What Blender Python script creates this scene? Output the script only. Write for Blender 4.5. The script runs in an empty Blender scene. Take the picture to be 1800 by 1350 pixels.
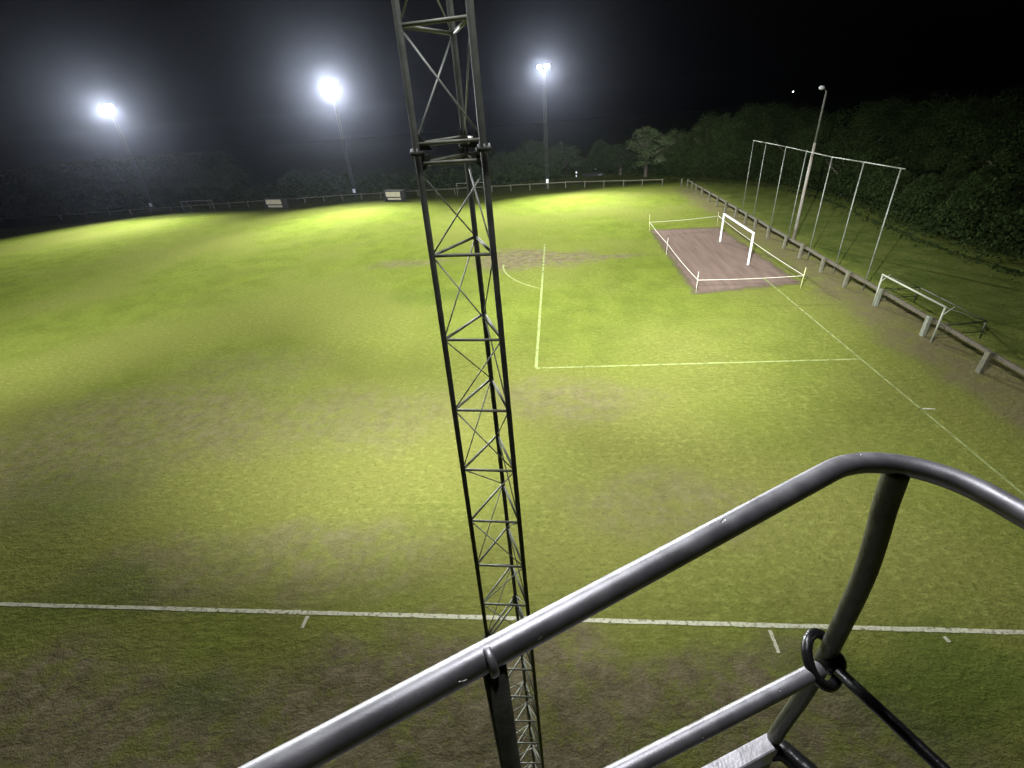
import bpy, bmesh, math, random
from mathutils import Vector, Matrix
random.seed(7)
sc = bpy.context.scene
col = sc.collection
R = math.radians

# ------------------------------------------------------------------ camera
CAM = Vector((-15.1358, -7.9471, 12.2964))
RX = Vector((0.99416973, 0.07778095, -0.07467709))     # right
RY = Vector((0.02470565, 0.50982739, 0.85992189))      # up
RZ = Vector((-0.10495796, 0.85675326, -0.50493334))    # forward
FPX = 827.0
cd = bpy.data.cameras.new('camera'); cam = bpy.data.objects.new('camera', cd); col.objects.link(cam)
M = Matrix((RX, RY, -RZ)).transposed().to_4x4(); M.translation = CAM
cam.matrix_world = M
cd.sensor_fit = 'HORIZONTAL'; cd.sensor_width = 36.0; cd.lens = 36.0*FPX/1800.0
cd.clip_start = 0.05; cd.clip_end = 3000
sc.camera = cam
# ------------------------------------------------------------------ world, exposure
w = bpy.data.worlds.new('World'); sc.world = w; w.use_nodes = True
nt = w.node_tree; bg = nt.nodes['Background']
sk = nt.nodes.new('ShaderNodeTexSky'); sk.sky_type = 'NISHITA'; sk.sun_disc = False
sk.sun_elevation = R(-4.5); sk.sun_rotation = R(140); sk.altitude = 50
nt.links.new(sk.outputs[0], bg.inputs[0]); bg.inputs[1].default_value = 0.12
sc.view_settings.view_transform = 'Standard'; sc.view_settings.look = 'None'
sc.view_settings.exposure = 0.0; sc.view_settings.gamma = 1.0
sc.cycles.volume_bounces = 0
sc.cycles.max_bounces = 6
sc.cycles.sample_clamp_indirect = 4.0

# ------------------------------------------------------------------ floodlight beams (lights of built lamps sit near their lenses)
def spot(name, loc, target, power, deg, blend=1.0, color=(0.93, 0.97, 1.0), radius=0.25, parent=None):
    l = bpy.data.lights.new(name, 'SPOT'); l.energy = power*KP; l.spot_size = R(deg); l.spot_blend = blend
    l.color = color; l.shadow_soft_size = radius
    o = bpy.data.objects.new(name, l); col.objects.link(o)
    o.location = loc
    o.rotation_euler = (Vector(target)-Vector(loc)).to_track_quat('-Z', 'Y').to_euler()
    return o
KP = 1.0
LIGHTS = [
 # heads on the near tower above the platform
 ('floodlight_beam', (-15.85, -3.0, 17.9), (-7.5, 26, 0), 90000, 58, 1.0),
 ('floodlight_beam', (-15.85, -3.0, 17.9), (-14, 18, 0), 38000, 102, 1.0),
 ('floodlight_beam', (-15.85, -3.0, 17.9), (-3, 90, 3.5), 170000, 34, 1.0),
 ('floodlight_beam', (-15.85, -3.0, 17.9), (-26, 13, 0), 47000, 62, 1.0),
 ('floodlight_beam', (-15.85, -3.0, 17.9), (-2, 44, 0), 85000, 56, 1.0),
 ('floodlight_beam', (-15.85, -3.0, 17.9), (-30, 48, 0), 160000, 52, 1.0),
 ('floodlight_beam', (-15.85, -3.0, 17.9), (4, 12, 0), 14000, 70, 1.0),
 # supposed twin lamp, unseen, added to light the left side; no mast built
 ('floodlight_beam', (-52.0, -4.2, 17.5), (-44, 28, 0), 20000, 110, 1.0),
 ('floodlight_beam', (-52.0, -4.2, 17.5), (-55, 50, 0), 80000, 80, 1.0),
 # three masts behind the far touchline
 ('floodlight_beam', (-16.7, 77.3, 17.0), (-13, 48, 0), 165000, 96, 1.0),
 ('floodlight_beam', (-16.7, 77.3, 17.0), (-2, 58, 0), 60000, 80, 1.0),
 ('floodlight_beam', (-52.3, 82.0, 17.4), (-46, 50, 0), 110000, 100, 1.0),
 ('floodlight_beam', (-52.3, 82.0, 17.4), (-36, 38, 0), 240000, 80, 1.0),
 ('floodlight_beam', (-93.7, 82.4, 17.4), (-82, 50, 0), 150000, 100, 1.0),
 ('floodlight_beam', (-93.7, 82.4, 17.4), (-62, 40, 0), 120000, 80, 1.0),
]
for a in LIGHTS: spot(*a)
# added point lights: spill of the tower top lamps, and one behind
def spill(loc, power):
    l = bpy.data.lights.new('added_spill', 'POINT'); l.energy = power; l.color = (0.93, 0.95, 1.0); l.shadow_soft_size = 0.2
    o = bpy.data.objects.new('added_spill', l); col.objects.link(o); o.location = loc
spill((-15.85, -3.0, 17.9), 1500)
spill((-15.2, -5.3, 17.9), 900)  # added behind the tower, no lamp there, to brighten braces and rails

# ------------------------------------------------------------------ helpers
def ray(px, py):
    return (RX*((px-900)/FPX) + RY*(-(py-675)/FPX) + RZ)
def gnd(px, py, z=0.0):
    d = ray(px, py); return CAM + d*((z-CAM.z)/d.z)
def at_y(px, py, y):
    d = ray(px, py); return CAM + d*((y-CAM.y)/d.y)

def tag(o, label=None, cat=None, group=None, kind=None):
    if label: o['label'] = label
    if cat: o['category'] = cat
    if group: o['group'] = group
    if kind: o['kind'] = kind
    return o
def empty(name, loc, rz=0, **k):
    o = bpy.data.objects.new(name, None); col.objects.link(o); o.location = loc; o.rotation_euler = (0, 0, rz)
    o.empty_display_size = 0.3
    return tag(o, **k)
def link_mesh(name, me, mat, parent=None):
    o = bpy.data.objects.new(name, me); col.objects.link(o)
    if mat is not None and not me.materials: me.materials.append(mat)
    if parent is not None: o.parent = parent
    return o
class MB:
    """collects world/local shapes into one mesh"""
    def __init__(s): s.v = []; s.f = []; s.sm = []
    def tube(s, a, b, r, n=10, r2=None, cap=True):
        a = Vector(a); b = Vector(b); r2 = r if r2 is None else r2
        d = (b-a).normalized(); q = d.to_track_quat('Z', 'Y'); i0 = len(s.v)
        for p, rr in ((a, r), (b, r2)):
            for k in range(n):
                t = 2*math.pi*k/n; s.v.append(p + q@Vector((math.cos(t)*rr, math.sin(t)*rr, 0)))
        for k in range(n):
            k2 = (k+1) % n; s.f.append((i0+k, i0+k2, i0+n+k2, i0+n+k)); s.sm.append(True)
        if cap:
            s.f.append(tuple(i0+k for k in range(n))[::-1]); s.sm.append(False)
            s.f.append(tuple(i0+n+k for k in range(n))); s.sm.append(False)
        return s
    def sweep(s, pts, r, n=16, closed=False):
        pts = [Vector(p) for p in pts]; i0 = len(s.v); m = len(pts); up = None
        for i, p in enumerate(pts):
            a = pts[(i-1) % m] if (closed or i > 0) else p; b = pts[(i+1) % m] if (closed or i < m-1) else p
            d = (b-a).normalized()
            if up is None:
                up = d.orthogonal().normalized()
            up = (up - d*up.dot(d)).normalized(); sd = d.cross(up)
            rr = r(i/(m-1)) if callable(r) else r
            for k in range(n):
                t = 2*math.pi*k/n; s.v.append(p + (up*math.cos(t)+sd*math.sin(t))*rr)
        for i in range(m if closed else m-1):
            j = (i+1) % m
            for k in range(n):
                k2 = (k+1) % n; s.f.append((i0+i*n+k, i0+i*n+k2, i0+j*n+k2, i0+j*n+k)); s.sm.append(True)
        if not closed:
            s.f.append(tuple(i0+k for k in range(n))[::-1]); s.sm.append(False)
            s.f.append(tuple(i0+(m-1)*n+k for k in range(n))); s.sm.append(False)
        return s
    def box(s, c, size, rot=None, jit=0.0):
        i0 = len(s.v); c = Vector(c)
        for z in (-1, 1):
            for x, y in ((-1, -1), (1, -1), (1, 1), (-1, 1)):
                p = Vector((x*size[0]/2, y*size[1]/2, z*size[2]/2))
                if jit: p += Vector((random.uniform(-jit, jit), random.uniform(-jit, jit), random.uniform(-jit, jit)))
                if rot is not None: p = rot@p
                s.v.append(c+p)
        for f in ((3, 2, 1, 0), (4, 5, 6, 7), (0, 1, 5, 4), (1, 2, 6, 5), (2, 3, 7, 6), (3, 0, 4, 7)):
            s.f.append(tuple(i0+k for k in f)); s.sm.append(False)
        return s
    def prism(s, poly, off):
        """extrude polygon (list of vectors) by vector off"""
        i0 = len(s.v); n = len(poly); off = Vector(off)
        for p in poly: s.v.append(Vector(p))
        for p in poly: s.v.append(Vector(p)+off)
        s.f.append(tuple(i0+k for k in range(n))[::-1]); s.f.append(tuple(i0+n+k for k in range(n))); s.sm += [False, False]
        for k in range(n):
            k2 = (k+1) % n; s.f.append((i0+k, i0+k2, i0+n+k2, i0+n+k)); s.sm.append(False)
        return s
    def build(s, name, mat, parent=None, bevel=0.0):
        me = bpy.data.meshes.new(name); me.from_pydata([tuple(v) for v in s.v], [], s.f)
        me.polygons.foreach_set('use_smooth', s.sm)
        bm = bmesh.new(); bm.from_mesh(me); bmesh.ops.recalc_face_normals(bm, faces=bm.faces)
        if bevel: bmesh.ops.bevel(bm, geom=list(bm.edges), offset=bevel, segments=2, affect='EDGES', profile=0.6)
        bm.to_mesh(me); bm.free()
        return link_mesh(name, me, mat, parent)

# ------------------------------------------------------------------ materials
def mat(name, base, rough=0.6, metal=0.0, var=0.25, scale=8.0, bump=0.0, bscale=40.0, base2=None, spec=0.5, coord='Object'):
    m = bpy.data.materials.new(name); m.use_nodes = True; n = m.node_tree; N = n.nodes; L = n.links
    b = N['Principled BSDF']; b.inputs['Roughness'].default_value = rough; b.inputs['Metallic'].default_value = metal
    b.inputs['Specular IOR Level'].default_value = spec
    tc = N.new('ShaderNodeTexCoord'); no = N.new('ShaderNodeTexNoise'); no.inputs['Scale'].default_value = scale
    no.inputs['Detail'].default_value = 6; L.new(tc.outputs[coord], no.inputs['Vector'])
    cr = N.new('ShaderNodeValToRGB'); L.new(no.outputs[0], cr.inputs[0])
    b2 = base2 or tuple(c*(1-var) for c in base)
    cr.color_ramp.elements[0].position = 0.35; cr.color_ramp.elements[1].position = 0.65
    cr.color_ramp.elements[0].color = (*b2, 1); cr.color_ramp.elements[1].color = (*base, 1)
    L.new(cr.outputs[0], b.inputs['Base Color'])
    mr = N.new('ShaderNodeMapRange'); mr.inputs[3].default_value = max(0.05, rough-0.12); mr.inputs[4].default_value = min(1, rough+0.15)
    L.new(no.outputs[0], mr.inputs[0]); L.new(mr.outputs[0], b.inputs['Roughness'])
    if bump:
        n2 = N.new('ShaderNodeTexNoise'); n2.inputs['Scale'].default_value = bscale; n2.inputs['Detail'].default_value = 5
        L.new(tc.outputs[coord], n2.inputs['Vector'])
        bp = N.new('ShaderNodeBump'); bp.inputs['Strength'].default_value = bump; bp.inputs['Distance'].default_value = 0.02
        L.new(n2.outputs[0], bp.inputs['Height']); L.new(bp.outputs[0], b.inputs['Normal'])
    return m
M_rail = mat('galvanised_tube', (0.36, 0.35, 0.37), 0.42, 0.7, 0.35, 22, 0.035, 220, base2=(0.26, 0.25, 0.265))
def chips(m):
    T = m.node_tree; N = T.nodes; L = T.links; b = N['Principled BSDF']
    tc = N.new('ShaderNodeTexCoord'); vo = N.new('ShaderNodeTexVoronoi'); vo.inputs['Scale'].default_value = 17; vo.inputs['Randomness'].default_value = 1.0
    wn = N.new('ShaderNodeTexNoise'); wn.inputs['Scale'].default_value = 60; L.new(tc.outputs['Object'], wn.inputs['Vector'])
    mx = N.new('ShaderNodeMix'); mx.data_type = 'VECTOR'; mx.inputs[0].default_value = 0.03; L.new(tc.outputs['Object'], mx.inputs[4]); L.new(wn.outputs['Color'], mx.inputs[5])
    L.new(mx.outputs[1], vo.inputs['Vector'])
    mr = N.new('ShaderNodeMapRange'); L.new(vo.outputs['Distance'], mr.inputs[0]); mr.inputs[1].default_value = 0.06; mr.inputs[2].default_value = 0.09; mr.inputs[3].default_value = 1; mr.inputs[4].default_value = 0
    src = b.inputs['Base Color'].links[0].from_socket
    cm = N.new('ShaderNodeMix'); cm.data_type = 'RGBA'; L.new(mr.outputs[0], cm.inputs[0]); L.new(src, cm.inputs[6]); cm.inputs[7].default_value = (0.62, 0.61, 0.60, 1)
    L.new(cm.outputs[2], b.inputs['Base Color'])
    bp = N.new('ShaderNodeBump'); bp.inputs['Strength'].default_value = 0.8; bp.inputs['Distance'].default_value = 0.004; bp.invert = True
    L.new(mr.outputs[0], bp.inputs['Height'])
    if b.inputs['Normal'].links: L.new(b.inputs['Normal'].links[0].from_socket, bp.inputs['Normal'])
    L.new(bp.outputs[0], b.inputs['Normal'])
chips(M_rail)
M_post = mat('dull_tube', (0.16, 0.16, 0.13), 0.42, 0.7, 0.3, 20, 0.15, 120)
M_black = mat('black_rubber', (0.012, 0.012, 0.012), 0.3, 0.0, 0.3, 20, 0.1, 60)
M_toe = mat('aluminium_plate', (0.54, 0.52, 0.54), 0.42, 0.7, 0.3, 25, 0.08, 90)
M_lattice = mat('dark_steel', (0.085, 0.090, 0.065), 0.7, 0.0, 0.45, 9, 0.2, 60)  # tower legs dark in colour, standing in for light grazing along them
M_bar = mat('lit_steel_bar', (0.34, 0.35, 0.27), 0.6, 0.1, 0.3, 12, 0.1, 60)  # crossbars paler than the legs: lamp light on them put into the colour
M_brace = mat('lit_steel_brace', (0.58, 0.59, 0.52), 0.5, 0.1, 0.3, 12, 0.1, 60)  # palest steel copy, the lit look of the braces put into the colour
M_white = mat('white_goal_paint', (0.78, 0.78, 0.74), 0.45, 0, 0.12, 5)
M_greypole = mat('galvanised_pole', (0.24, 0.25, 0.20), 0.5, 0.25, 0.4, 3.5, 0.1, 30)
M_greenpole = mat('dark_green_coat', (0.035, 0.045, 0.02), 0.6, 0, 0.3, 5)
M_wood = mat('weathered_timber', (0.125, 0.115, 0.07), 0.9, 0, 0.4, 6, 0.5, 25, base2=(0.08, 0.075, 0.045))
M_wood2 = mat('brown_timber', (0.095, 0.078, 0.048), 0.9, 0, 0.4, 6, 0.5, 25)
M_concrete = mat('pale_concrete', (0.20, 0.21, 0.15), 0.9, 0, 0.35, 7, 0.4, 30)
M_panel = mat('beige_board', (0.55, 0.49, 0.38), 0.6, 0, 0.2, 3)
M_panel2 = mat('grey_shed_board', (0.045, 0.043, 0.036), 0.8, 0, 0.3, 3, 0.3, 10)
M_bark = mat('bark', (0.09, 0.075, 0.05), 0.95, 0, 0.4, 5, 0.5, 14)
M_cream = mat('cream_pipe', (0.33, 0.34, 0.25), 0.5, 0, 0.2, 6)
M_rope = mat('pale_rope', (0.70, 0.66, 0.52), 0.8, 0, 0.35, 30)
M_stake = mat('yellow_stake', (0.62, 0.60, 0.25), 0.6, 0, 0.3, 8)
M_box = mat('white_enamel_box', (0.75, 0.77, 0.76), 0.4, 0, 0.1, 5)
M_housing = mat('lamp_housing', (0.10, 0.10, 0.11), 0.5, 0.4, 0.3, 10)

def emis(name, color, s):
    m = bpy.data.materials.new(name); m.use_nodes = True; N = m.node_tree.nodes; b = N['Principled BSDF']
    b.inputs['Base Color'].default_value = (*color, 1); b.inputs['Emission Color'].default_value = (*color, 1)
    b.inputs['Emission Strength'].default_value = s; b.inputs['Roughness'].default_value = 0.2
    tc = N.new('ShaderNodeTexCoord'); no = N.new('ShaderNodeTexNoise'); no.inputs['Scale'].default_value = 30
    m.node_tree.links.new(tc.outputs['Object'], no.inputs['Vector'])
    m.node_tree.links.new(no.outputs[0], b.inputs['Roughness'])
    return m
M_lens = emis('lit_floodlight_lens', (0.82, 0.86, 1.0), 120)
M_lens_off = mat('unlit_lens_glass', (0.55, 0.56, 0.55), 0.25, 0, 0.1, 10)
M_lens_near = emis('near_floodlight_lens', (0.82, 0.86, 1.0), 8)
M_star = emis('starlight', (0.9, 0.95, 1.0), 6)

# street lamp pole: galvanised with rust near the foot
def rust_pole():
    m = mat('rusty_pole', (0.30, 0.285, 0.25), 0.6, 0.1, 0.3, 1.5, 0.2, 20, base2=(0.21, 0.165, 0.12))
    return m
M_rust = rust_pole()

# ------------------------------------------------------------------ ground shader
def ground_material():
    m = bpy.data.materials.new('turf'); m.use_nodes = True; T = m.node_tree; N = T.nodes; L = T.links
    b = N['Principled BSDF']; b.inputs['Roughness'].default_value = 1.0; b.inputs['Specular IOR Level'].default_value = 0.0
    tc = N.new('ShaderNodeTexCoord'); P = tc.outputs['Object']
    def noise(scale, det=5, rough=0.55, vec=P, dist=0.0):
        n = N.new('ShaderNodeTexNoise'); n.inputs['Scale'].default_value = scale; n.inputs['Detail'].default_value = det
        n.inputs['Roughness'].default_value = rough; n.inputs['Distortion'].default_value = dist; L.new(vec, n.inputs['Vector']); return n.outputs[0]
    def math_(op, a, c, clamp=False):
        n = N.new('ShaderNodeMath'); n.operation = op; n.use_clamp = clamp
        for i, x in enumerate((a, c)):
            if isinstance(x, (int, float)): n.inputs[i].default_value = x
            else: L.new(x, n.inputs[i])
        return n.outputs[0]
    def ramp(x, lo, hi, a=0.0, c=1.0):
        n = N.new('ShaderNodeMapRange'); n.interpolation_type = 'SMOOTHSTEP'; L.new(x, n.inputs[0])
        n.inputs[1].default_value = lo; n.inputs[2].default_value = hi; n.inputs[3].default_value = a; n.inputs[4].default_value = c; return n.outputs[0]
    def mix(f, a, c, mode='MIX'):
        n = N.new('ShaderNodeMix'); n.data_type = 'RGBA'; n.blend_type = mode
        if isinstance(f, (int, float)): n.inputs[0].default_value = f
        else: L.new(f, n.inputs[0])
        for i, x in ((6, a), (7, c)):
            if isinstance(x, tuple): n.inputs[i].default_value = (*x, 1)
            else: L.new(x, n.inputs[i])
        return n.outputs[2]
    def scaled(sx, sy, off=(0, 0, 0)):
        mp = N.new('ShaderNodeMapping'); mp.inputs['Scale'].default_value = (sx, sy, 1); mp.inputs['Location'].default_value = off; L.new(P, mp.inputs[0]); return mp.outputs[0]
    # warped position for soft irregular patches
    wn = N.new('ShaderNodeTexNoise'); wn.inputs['Scale'].default_value = 0.35; wn.inputs['Detail'].default_value = 4; L.new(P, wn.inputs['Vector'])
    wv = N.new('ShaderNodeVectorMath'); wv.operation = 'SUBTRACT'; L.new(wn.outputs['Color'], wv.inputs[0]); wv.inputs[1].default_value = (0.5, 0.5, 0.5)
    ws = N.new('ShaderNodeVectorMath'); ws.operation = 'SCALE'; L.new(wv.outputs[0], ws.inputs[0]); ws.inputs[3].default_value = 4.0
    wp = N.new('ShaderNodeVectorMath'); wp.operation = 'ADD'; L.new(P, wp.inputs[0]); L.new(ws.outputs[0], wp.inputs[1])
    WP = wp.outputs[0]
    def patch(cx, cy, rx, ry, amt):
        mp = N.new('ShaderNodeMapping'); mp.inputs['Scale'].default_value = (1/rx, 1/ry, 0); mp.inputs['Location'].default_value = (-cx/rx, -cy/ry, 0)
        L.new(WP, mp.inputs[0])
        ln = N.new('ShaderNodeVectorMath'); ln.operation = 'LENGTH'; L.new(mp.outputs[0], ln.inputs[0])
        return ramp(ln.outputs['Value'], 0.35, 1.15, amt, 0.0)
    # grass colours
    big = noise(0.07, 3, 0.5); mid = noise(0.45, 6, 0.6); fine = noise(3.0, 8, 0.7, scaled(1.0, 1.6)); tiny = noise(14, 5, 0.7)
    g = mix(ramp(mid, 0.35, 0.65), (0.090, 0.124, 0.0130), (0.131, 0.171, 0.0190))
    g = mix(ramp(big, 0.40, 0.62), g, (0.136, 0.152, 0.030))
    # drier, yellower turf on the side nearest the camera
    sy0 = N.new('ShaderNodeSeparateXYZ'); L.new(P, sy0.inputs[0])
    dry = math_('MULTIPLY', ramp(sy0.outputs[1], 4, 30, 0.75, 0.0), ramp(noise(0.16, 4, 0.6), 0.3, 0.6, 0.5, 1.0))
    g = mix(dry, g, (0.142, 0.134, 0.036))
    # dry straw clumps
    g = mix(math_('MULTIPLY', ramp(fine, 0.46, 0.70), ramp(noise(0.22, 5, 0.65), 0.35, 0.65, 0.35, 0.95)), g, (0.225, 0.232, 0.060))
    g = mix(math_('MULTIPLY', ramp(noise(5.0, 6, 0.7, scaled(1, 1.5, (7, 3, 0))), 0.48, 0.70), 0.60), g, (0.042, 0.060, 0.010))
    # worn / thin turf
    worn = None
    for a in PATCHES:
        p = patch(*a)
        worn = p if worn is None else math_('MAXIMUM', worn, p)
    wn2 = ramp(noise(1.3, 9, 0.72), 0.38, 0.58, 0.45, 1.6)
    worn = math_('MULTIPLY', worn, wn2, True)
    soil = mix(ramp(noise(1.6, 8, 0.7), 0.35, 0.65), (0.095, 0.073, 0.046), (0.175, 0.138, 0.092))
    g = mix(worn, g, soil)
    # mossy dark green spots
    green = None
    for a in GREENS:
        p = patch(*a); green = p if green is None else math_('MAXIMUM', green, p)
    g = mix(math_('MULTIPLY', green, 0.75), g, (0.040, 0.075, 0.012))
    # trodden path under the fence on the right
    sx = N.new('ShaderNodeSeparateXYZ'); L.new(WP, sx.inputs[0])
    X = sx.outputs[0]; Y = sx.outputs[1]
    path = math_('MULTIPLY', ramp(X, 1.4, 3.6), ramp(X, 5.2, 7.4, 1.0, 0.0))
    path = math_('MULTIPLY', path, ramp(Y, 66, 74, 0.8, 0.0))
    path = math_('MULTIPLY', path, ramp(noise(0.8, 6, 0.6), 0.25, 0.6, 0.45, 1.2), True)
    g = mix(path, g, (0.125, 0.098, 0.058))
    # grass beyond both fences, darkened in colour where the beams fall off
    outer_dim = math_('MAXIMUM', ramp(X, 5.5, 8.0), ramp(Y, 72, 77))
    g = mix(outer_dim, g, mix(ramp(mid, 0.35, 0.65), (0.040, 0.060, 0.012), (0.075, 0.090, 0.022)))
    g = mix(math_('MULTIPLY', ramp(tiny, 0.3, 0.75), 0.5), g, mix(0.5, g, (0.30, 0.32, 0.08)), 'MIX')
    L.new(g, b.inputs['Base Color'])
    # relief
    h = math_('ADD', math_('MULTIPLY', fine, 0.9), math_('MULTIPLY', tiny, 0.35))
    h = math_('ADD', h, math_('MULTIPLY', noise(1.1, 6, 0.6), 1.2))
    bp = N.new('ShaderNodeBump'); bp.inputs['Strength'].default_value = 0.75; bp.inputs['Distance'].default_value = 0.10
    L.new(h, bp.inputs['Height']); L.new(bp.outputs[0], b.inputs['Normal'])
    return m
def pp(px, py, rx, ry, amt): g_ = gnd(px, py); return (g_.x, g_.y, rx, ry, amt)
PATCHES = [
 pp(905, 455, 4.6, 4.2, 1.0), pp(985, 455, 4.2, 2.8, 0.75), pp(1050, 452, 4.5, 1.0, 0.6), pp(720, 462, 4.5, 1.6, 0.5),
 pp(270, 745, 10.0, 4.6, 0.45), pp(60, 820, 8.0, 5.0, 0.45), pp(430, 650, 6.0, 3.0, 0.25), pp(620, 730, 6.5, 3.4, 0.35),
 pp(700, 1230, 5.2, 2.2, 0.95), pp(450, 1310, 4.5, 2.2, 0.8), pp(960, 1240, 4.0, 2.2, 0.85), pp(1250, 1200, 4.0, 1.6, 0.65),
 pp(1450, 1290, 4.0, 1.8, 0.6), pp(300, 1010, 4.5, 1.8, 0.45), pp(560, 985, 5.0, 1.8, 0.4), pp(1180, 880, 4.5, 2.2, 0.35), pp(1000, 700, 4.5, 2.2, 0.4),
 pp(60, 1300, 4.5, 2.5, 0.8),
]
GREENS = [pp(350, 1250, 1.8, 1.0, 0.55), pp(760, 1330, 1.0, 0.8, 0.9), pp(100, 880, 4, 2.6, 0.35), pp(760, 520, 4, 2.4, 0.5), pp(160, 1060, 3, 1.5, 0.5), pp(1640, 1200, 3.5, 1.4, 0.7)]
M_turf = ground_material()

bm = bmesh.new()
# one sheet to the horizon, finer near the pitch, very gently uneven outside it
xs = [-450, -380, -300, -200] + [-150+5*i for i in range(41)] + [80, 140, 220, 300, 380]
ys = [-300, -150, -60] + [-30+5*i for i in range(35)] + [180, 260, 340, 420]
def gz(x, y):
    e = max(0, x-9)/20 + max(0, y-80)/30
    return min(1, e)*0.5*math.sin(x*0.13+y*0.07)*0.4 if e > 0 else 0
grid = [[bm.verts.new((x, y, gz(x, y))) for x in xs] for y in ys]
for j in range(len(ys)-1):
    for i in range(len(xs)-1): bm.faces.new((grid[j][i], grid[j][i+1], grid[j+1][i+1], grid[j+1][i]))
me = bpy.data.meshes.new('ground'); bm.to_mesh(me); bm.free()
for p in me.polygons: p.use_smooth = True
tag(link_mesh('ground', me, M_turf), kind='structure')

# ------------------------------------------------------------------ painted lines and bare earth
def worn_mat(name, c1, c2, lo, hi, scale, edge=None, fine=9.0):
    m = bpy.data.materials.new(name); m.use_nodes = True; T = m.node_tree; N = T.nodes; L = T.links
    b = N['Principled BSDF']; b.inputs['Roughness'].default_value = 1.0; b.inputs['Specular IOR Level'].default_value = 0.0
    tc = N.new('ShaderNodeTexCoord'); n1 = N.new('ShaderNodeTexNoise'); n1.inputs['Scale'].default_value = scale; n1.inputs['Detail'].default_value = 8
    n1.inputs['Roughness'].default_value = 0.7
    L.new(tc.outputs['Object'], n1.inputs['Vector'])
    n2 = N.new('ShaderNodeTexNoise'); n2.inputs['Scale'].default_value = fine; n2.inputs['Detail'].default_value = 6; L.new(tc.outputs['Object'], n2.inputs['Vector'])
    cr = N.new('ShaderNodeMix'); cr.data_type = 'RGBA'; L.new(n2.outputs[0], cr.inputs[0]); cr.inputs[6].default_value = (*c1, 1); cr.inputs[7].default_value = (*c2, 1)
    L.new(cr.outputs[2], b.inputs['Base Color'])
    bp = N.new('ShaderNodeBump'); bp.inputs['Strength'].default_value = 0.6; bp.inputs['Distance'].default_value = 0.04
    L.new(n2.outputs[0], bp.inputs['Height']); L.new(bp.outputs[0], b.inputs['Normal'])
    mr = N.new('ShaderNodeMapRange'); L.new(n1.outputs[0], mr.inputs[0]); mr.inputs[1].default_value = lo; mr.inputs[2].default_value = hi
    a = mr.outputs[0]
    if edge:
        at = N.new('ShaderNodeAttribute'); at.attribute_name = 'edge'
        mu = N.new('ShaderNodeMath'); mu.operation = 'ADD'; L.new(a, mu.inputs[0])
        mm = N.new('ShaderNodeMapRange'); L.new(at.outputs['Fac'], mm.inputs[0]); mm.inputs[1].default_value = 0; mm.inputs[2].default_value = 1
        mm.inputs[3].default_value = -1.0; mm.inputs[4].default_value = 1.6
        L.new(mm.outputs[0], mu.inputs[1]); mu.use_clamp = True; a = mu.outputs[0]
    L.new(a, b.inputs['Alpha'])
    return m
M_line = worn_mat('touchline_paint', (0.40, 0.39, 0.26), (0.60, 0.58, 0.43), 0.34, 0.48, 8)
M_line2 = worn_mat('faint_line_paint', (0.22, 0.26, 0.08), (0.33, 0.37, 0.14), 0.20, 0.50, 2.5)
M_line3 = worn_mat('worn_line_paint', (0.22, 0.26, 0.08), (0.34, 0.37, 0.15), 0.20, 0.60, 2)
def strip(name, pts, wid, m, z=0.006, step=0.25):
    out = []; P = [Vector(p) for p in pts]
    for a, b in zip(P[:-1], P[1:]):
        n = max(1, int((b-a).length/step))
        for i in range(n): out.append(a.lerp(b, i/n))
    out.append(P[-1]); vs = []; fs = []
    for i, p in enumerate(out):
        d = (out[min(i+1, len(out)-1)]-out[max(i-1, 0)]).normalized(); s_ = Vector((-d.y, d.x))
        wl = wid/2*random.uniform(0.85, 1.15); wr = wid/2*random.uniform(0.85, 1.15)
        vs += [(p.x+s_.x*wl, p.y+s_.y*wl, z), (p.x-s_.x*wr, p.y-s_.y*wr, z)]
    for i in range(len(out)-1): fs.append((2*i, 2*i+1, 2*i+3, 2*i+2))
    me = bpy.data.meshes.new(name); me.from_pydata(vs, [], fs); o = link_mesh(name, me, m)
    return tag(o, kind='structure')
strip('touchline', [(-75, 0), (6, 0.0)], 0.125, M_line)
strip('goal_line', [(0, 0.09), (0, 27.5)], 0.11, M_line3)
strip('penalty_area_line', [(-16.5, 14.55), (-0.09, 14.55)], 0.13, M_line2)
strip('penalty_area_line', [(-16.5, 14.64), (-16.5, 31)], 0.16, M_line2)
strip('penalty_area_line', [(-16.5, 31.02), (-16.5, 41)], 0.15, M_line3, z=0.007)
arc = []
for i in range(30):
    t = math.pi + 0.905 - i*0.055
    arc.append((-11+9.15*math.cos(t), 34.7+9.15*math.sin(t)))
strip('penalty_arc', [p for p in arc if p[0] < -16.62][:17], 0.14, M_line2, z=0.010)
def dash(a, b, wid, name='pitch_mark'):
    strip(name, [(gnd(*a).x, gnd(*a).y), (gnd(*b).x, gnd(*b).y)], wid, M_line, step=0.08)
dash((541, 1083), (531, 1104), 0.11); dash((1353, 1108), (1369, 1148), 0.09); dash((1659, 1119), (1669, 1129), 0.10)
dash((1616, 718), (1644, 719), 0.09)

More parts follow.
